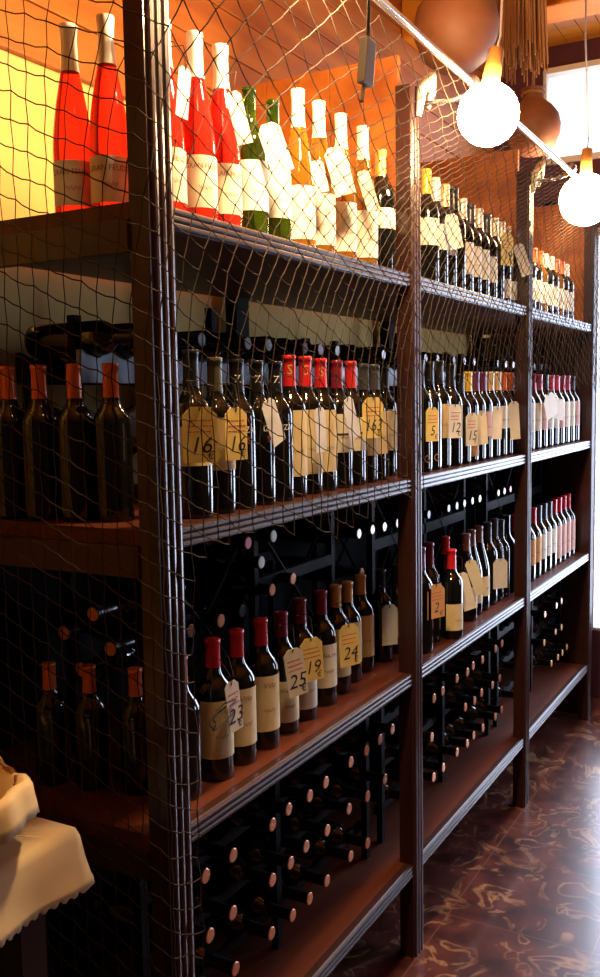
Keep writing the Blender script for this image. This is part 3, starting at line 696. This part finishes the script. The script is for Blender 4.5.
# ---------------------------------------------------------------- table, cloth, basket
t = thing('side_table', 'dark wooden side table under a short cream cloth at the left', 'table', (.75, .3, 0))
TX0, TX1, TY0, TY1, TZ = -.10, 1.135, .095, .55, .925
obj('tabletop', B(TX0-.75, TX1-.75, TY0-.3, TY1-.3, TZ-.03, TZ, bev=.003), tablew, t)
for sx in (TX0+.03, TX1-.09):
    for sy in (TY0+.03, TY1-.09): obj('leg', B(sx-.75, sx-.75+.055, sy-.3, sy-.3+.055, 0, TZ-.0305), tablew, t)
obj('apron', B(TX0-.75+.03, TX1-.75-.035, TY0-.3+.035, TY1-.3-.035, TZ-.14, TZ-.0305), tablew, t)
def cloth():
    """draped cloth: top sheet, then a skirt with soft folds and scalloped lace hem"""
    bm = bmesh.new(); x0, x1, y0, y1 = TX0-.006, TX1+.006, TY0-.006, TY1+.006; rc = .02; per = []
    def along(ax, ay, bx, by, n):
        for k in range(n): f = k/n; per.append((ax+(bx-ax)*f, ay+(by-ay)*f))
    n1, n2 = 220, 84
    along(x0, y0, x1, y0, n1); along(x1, y0, x1, y1, n2); along(x1, y1, x0, y1, n1); along(x0, y1, x0, y0, n2)
    cx, cy = (x0+x1)/2, (y0+y1)/2; N = len(per); rows = []
    def ring(out, z, wave=0, hem=0):
        r = []
        for k, (x, y) in enumerate(per):
            dx = (1 if x >= x1-1e-6 else (-1 if x <= x0+1e-6 else 0)); dy = (1 if y >= y1-1e-6 else (-1 if y <= y0+1e-6 else 0))
            w = wave*(math.sin(k*.21)+.5*math.sin(k*.083+1)); hz = hem*abs(math.sin(k*PI/3.5))
            r.append(bm.verts.new((x+dx*(out+w), y+dy*(out+w), z-hz)))
        return r
    def inset(d, z):
        return [bm.verts.new((min(max(x, x0+d), x1-d), min(max(y, y0+d), y1-d), z+.0015*math.sin(x*23)*math.sin(y*31))) for x, y in per]
    zt = TZ+.004
    rows = [inset(.2, zt+.001), inset(.08, zt+.001), inset(.012, zt), ring(.0, zt-.004), ring(.005, zt-.018), ring(.008, zt-.055, .002), ring(.012, zt-.085, .004), ring(.014, zt-.094, .005), ring(.015, zt-.102, .005, .009)]
    for a, b in zip(rows, rows[1:]):
        for k in range(N):
            k2 = (k+1) % N; q = [a[k], a[k2], b[k2], b[k]]
            try: bm.faces.new(q)
            except ValueError: pass
    bm.faces.new(rows[0])
    bmesh.ops.remove_doubles(bm, verts=bm.verts, dist=1e-5); bmesh.ops.recalc_face_normals(bm, faces=bm.faces)
    return bm
co = obj('tablecloth', cloth(), clothm, None, True); tag(co, 'cream linen cloth with lace hem lying on the side table', 'tablecloth')
md = co.modifiers.new('thick', 'SOLIDIFY'); md.thickness = .0015; md.offset = 1

bx, by, bz = .935, .225, TZ+.0065
t = thing('bread_basket', 'round brown wicker basket on the cream tablecloth, lined with linen', 'basket', (bx, by, bz))
bm = bmesh.new()
for k in range(11):
    rr = .118+.0037*k; zz = .007+k*.0095; tube(bm, [(rr*math.cos(2*PI*q/48), rr*math.sin(2*PI*q/48), zz+.0022*(1 if (q+k) % 2 else -1)) for q in range(49)], .0052, 6)
lathe([(0, .001), (.112, .001), (.112, .006), (0, .006)], 32, bm); obj('woven_wall', bm, wicker, t)
bm = bmesh.new()
for k in range(24):
    a = 2*PI*k/24; tube(bm, [(.112*math.cos(a), .112*math.sin(a), .003), (.152*math.cos(a), .152*math.sin(a), .104)], .003, 5)
obj('stake', bm, wicker, t)
bm = bmesh.new(); n = 120
prof = [(.0, .012), (.09, .012), (.118, .03), (.142, .085), (.158, .112), (.166, .115), (.172, .107), (.174, .092), (.177, .078), (.180, .066)]
rings = []
for i, (r, z) in enumerate(prof):
    if r == 0: rings.append([bm.verts.new((0, 0, z))]); continue
    row = []
    for k in range(n):
        a = 2*PI*k/n; sq = 1+.06*math.cos(4*(a-.4)); w = .003*math.sin(k*.9)*(i > 3); lift = .013*math.cos(4*(a-.4))*(3 < i) ; hem = .007*abs(math.sin(k*PI/3)) if i == 9 else 0
        row.append(bm.verts.new(((r*sq+w)*math.cos(a), (r*sq+w)*math.sin(a), z+lift-hem)))
    rings.append(row)
for a, b in zip(rings, rings[1:]):
    for k in range(n):
        if len(a) == 1: bm.faces.new((a[0], b[k], b[(k+1) % n]))
        else: bm.faces.new((a[k], b[k], b[(k+1) % n], a[(k+1) % n]))
o = obj('basket_cloth', bm, clothm, None, True, loc=(bx, by, bz)); tag(o, 'cream lace-edged cloth lining the wicker basket', 'cloth')
md = o.modifiers.new('thick', 'SOLIDIFY'); md.thickness = .002; md.offset = 1
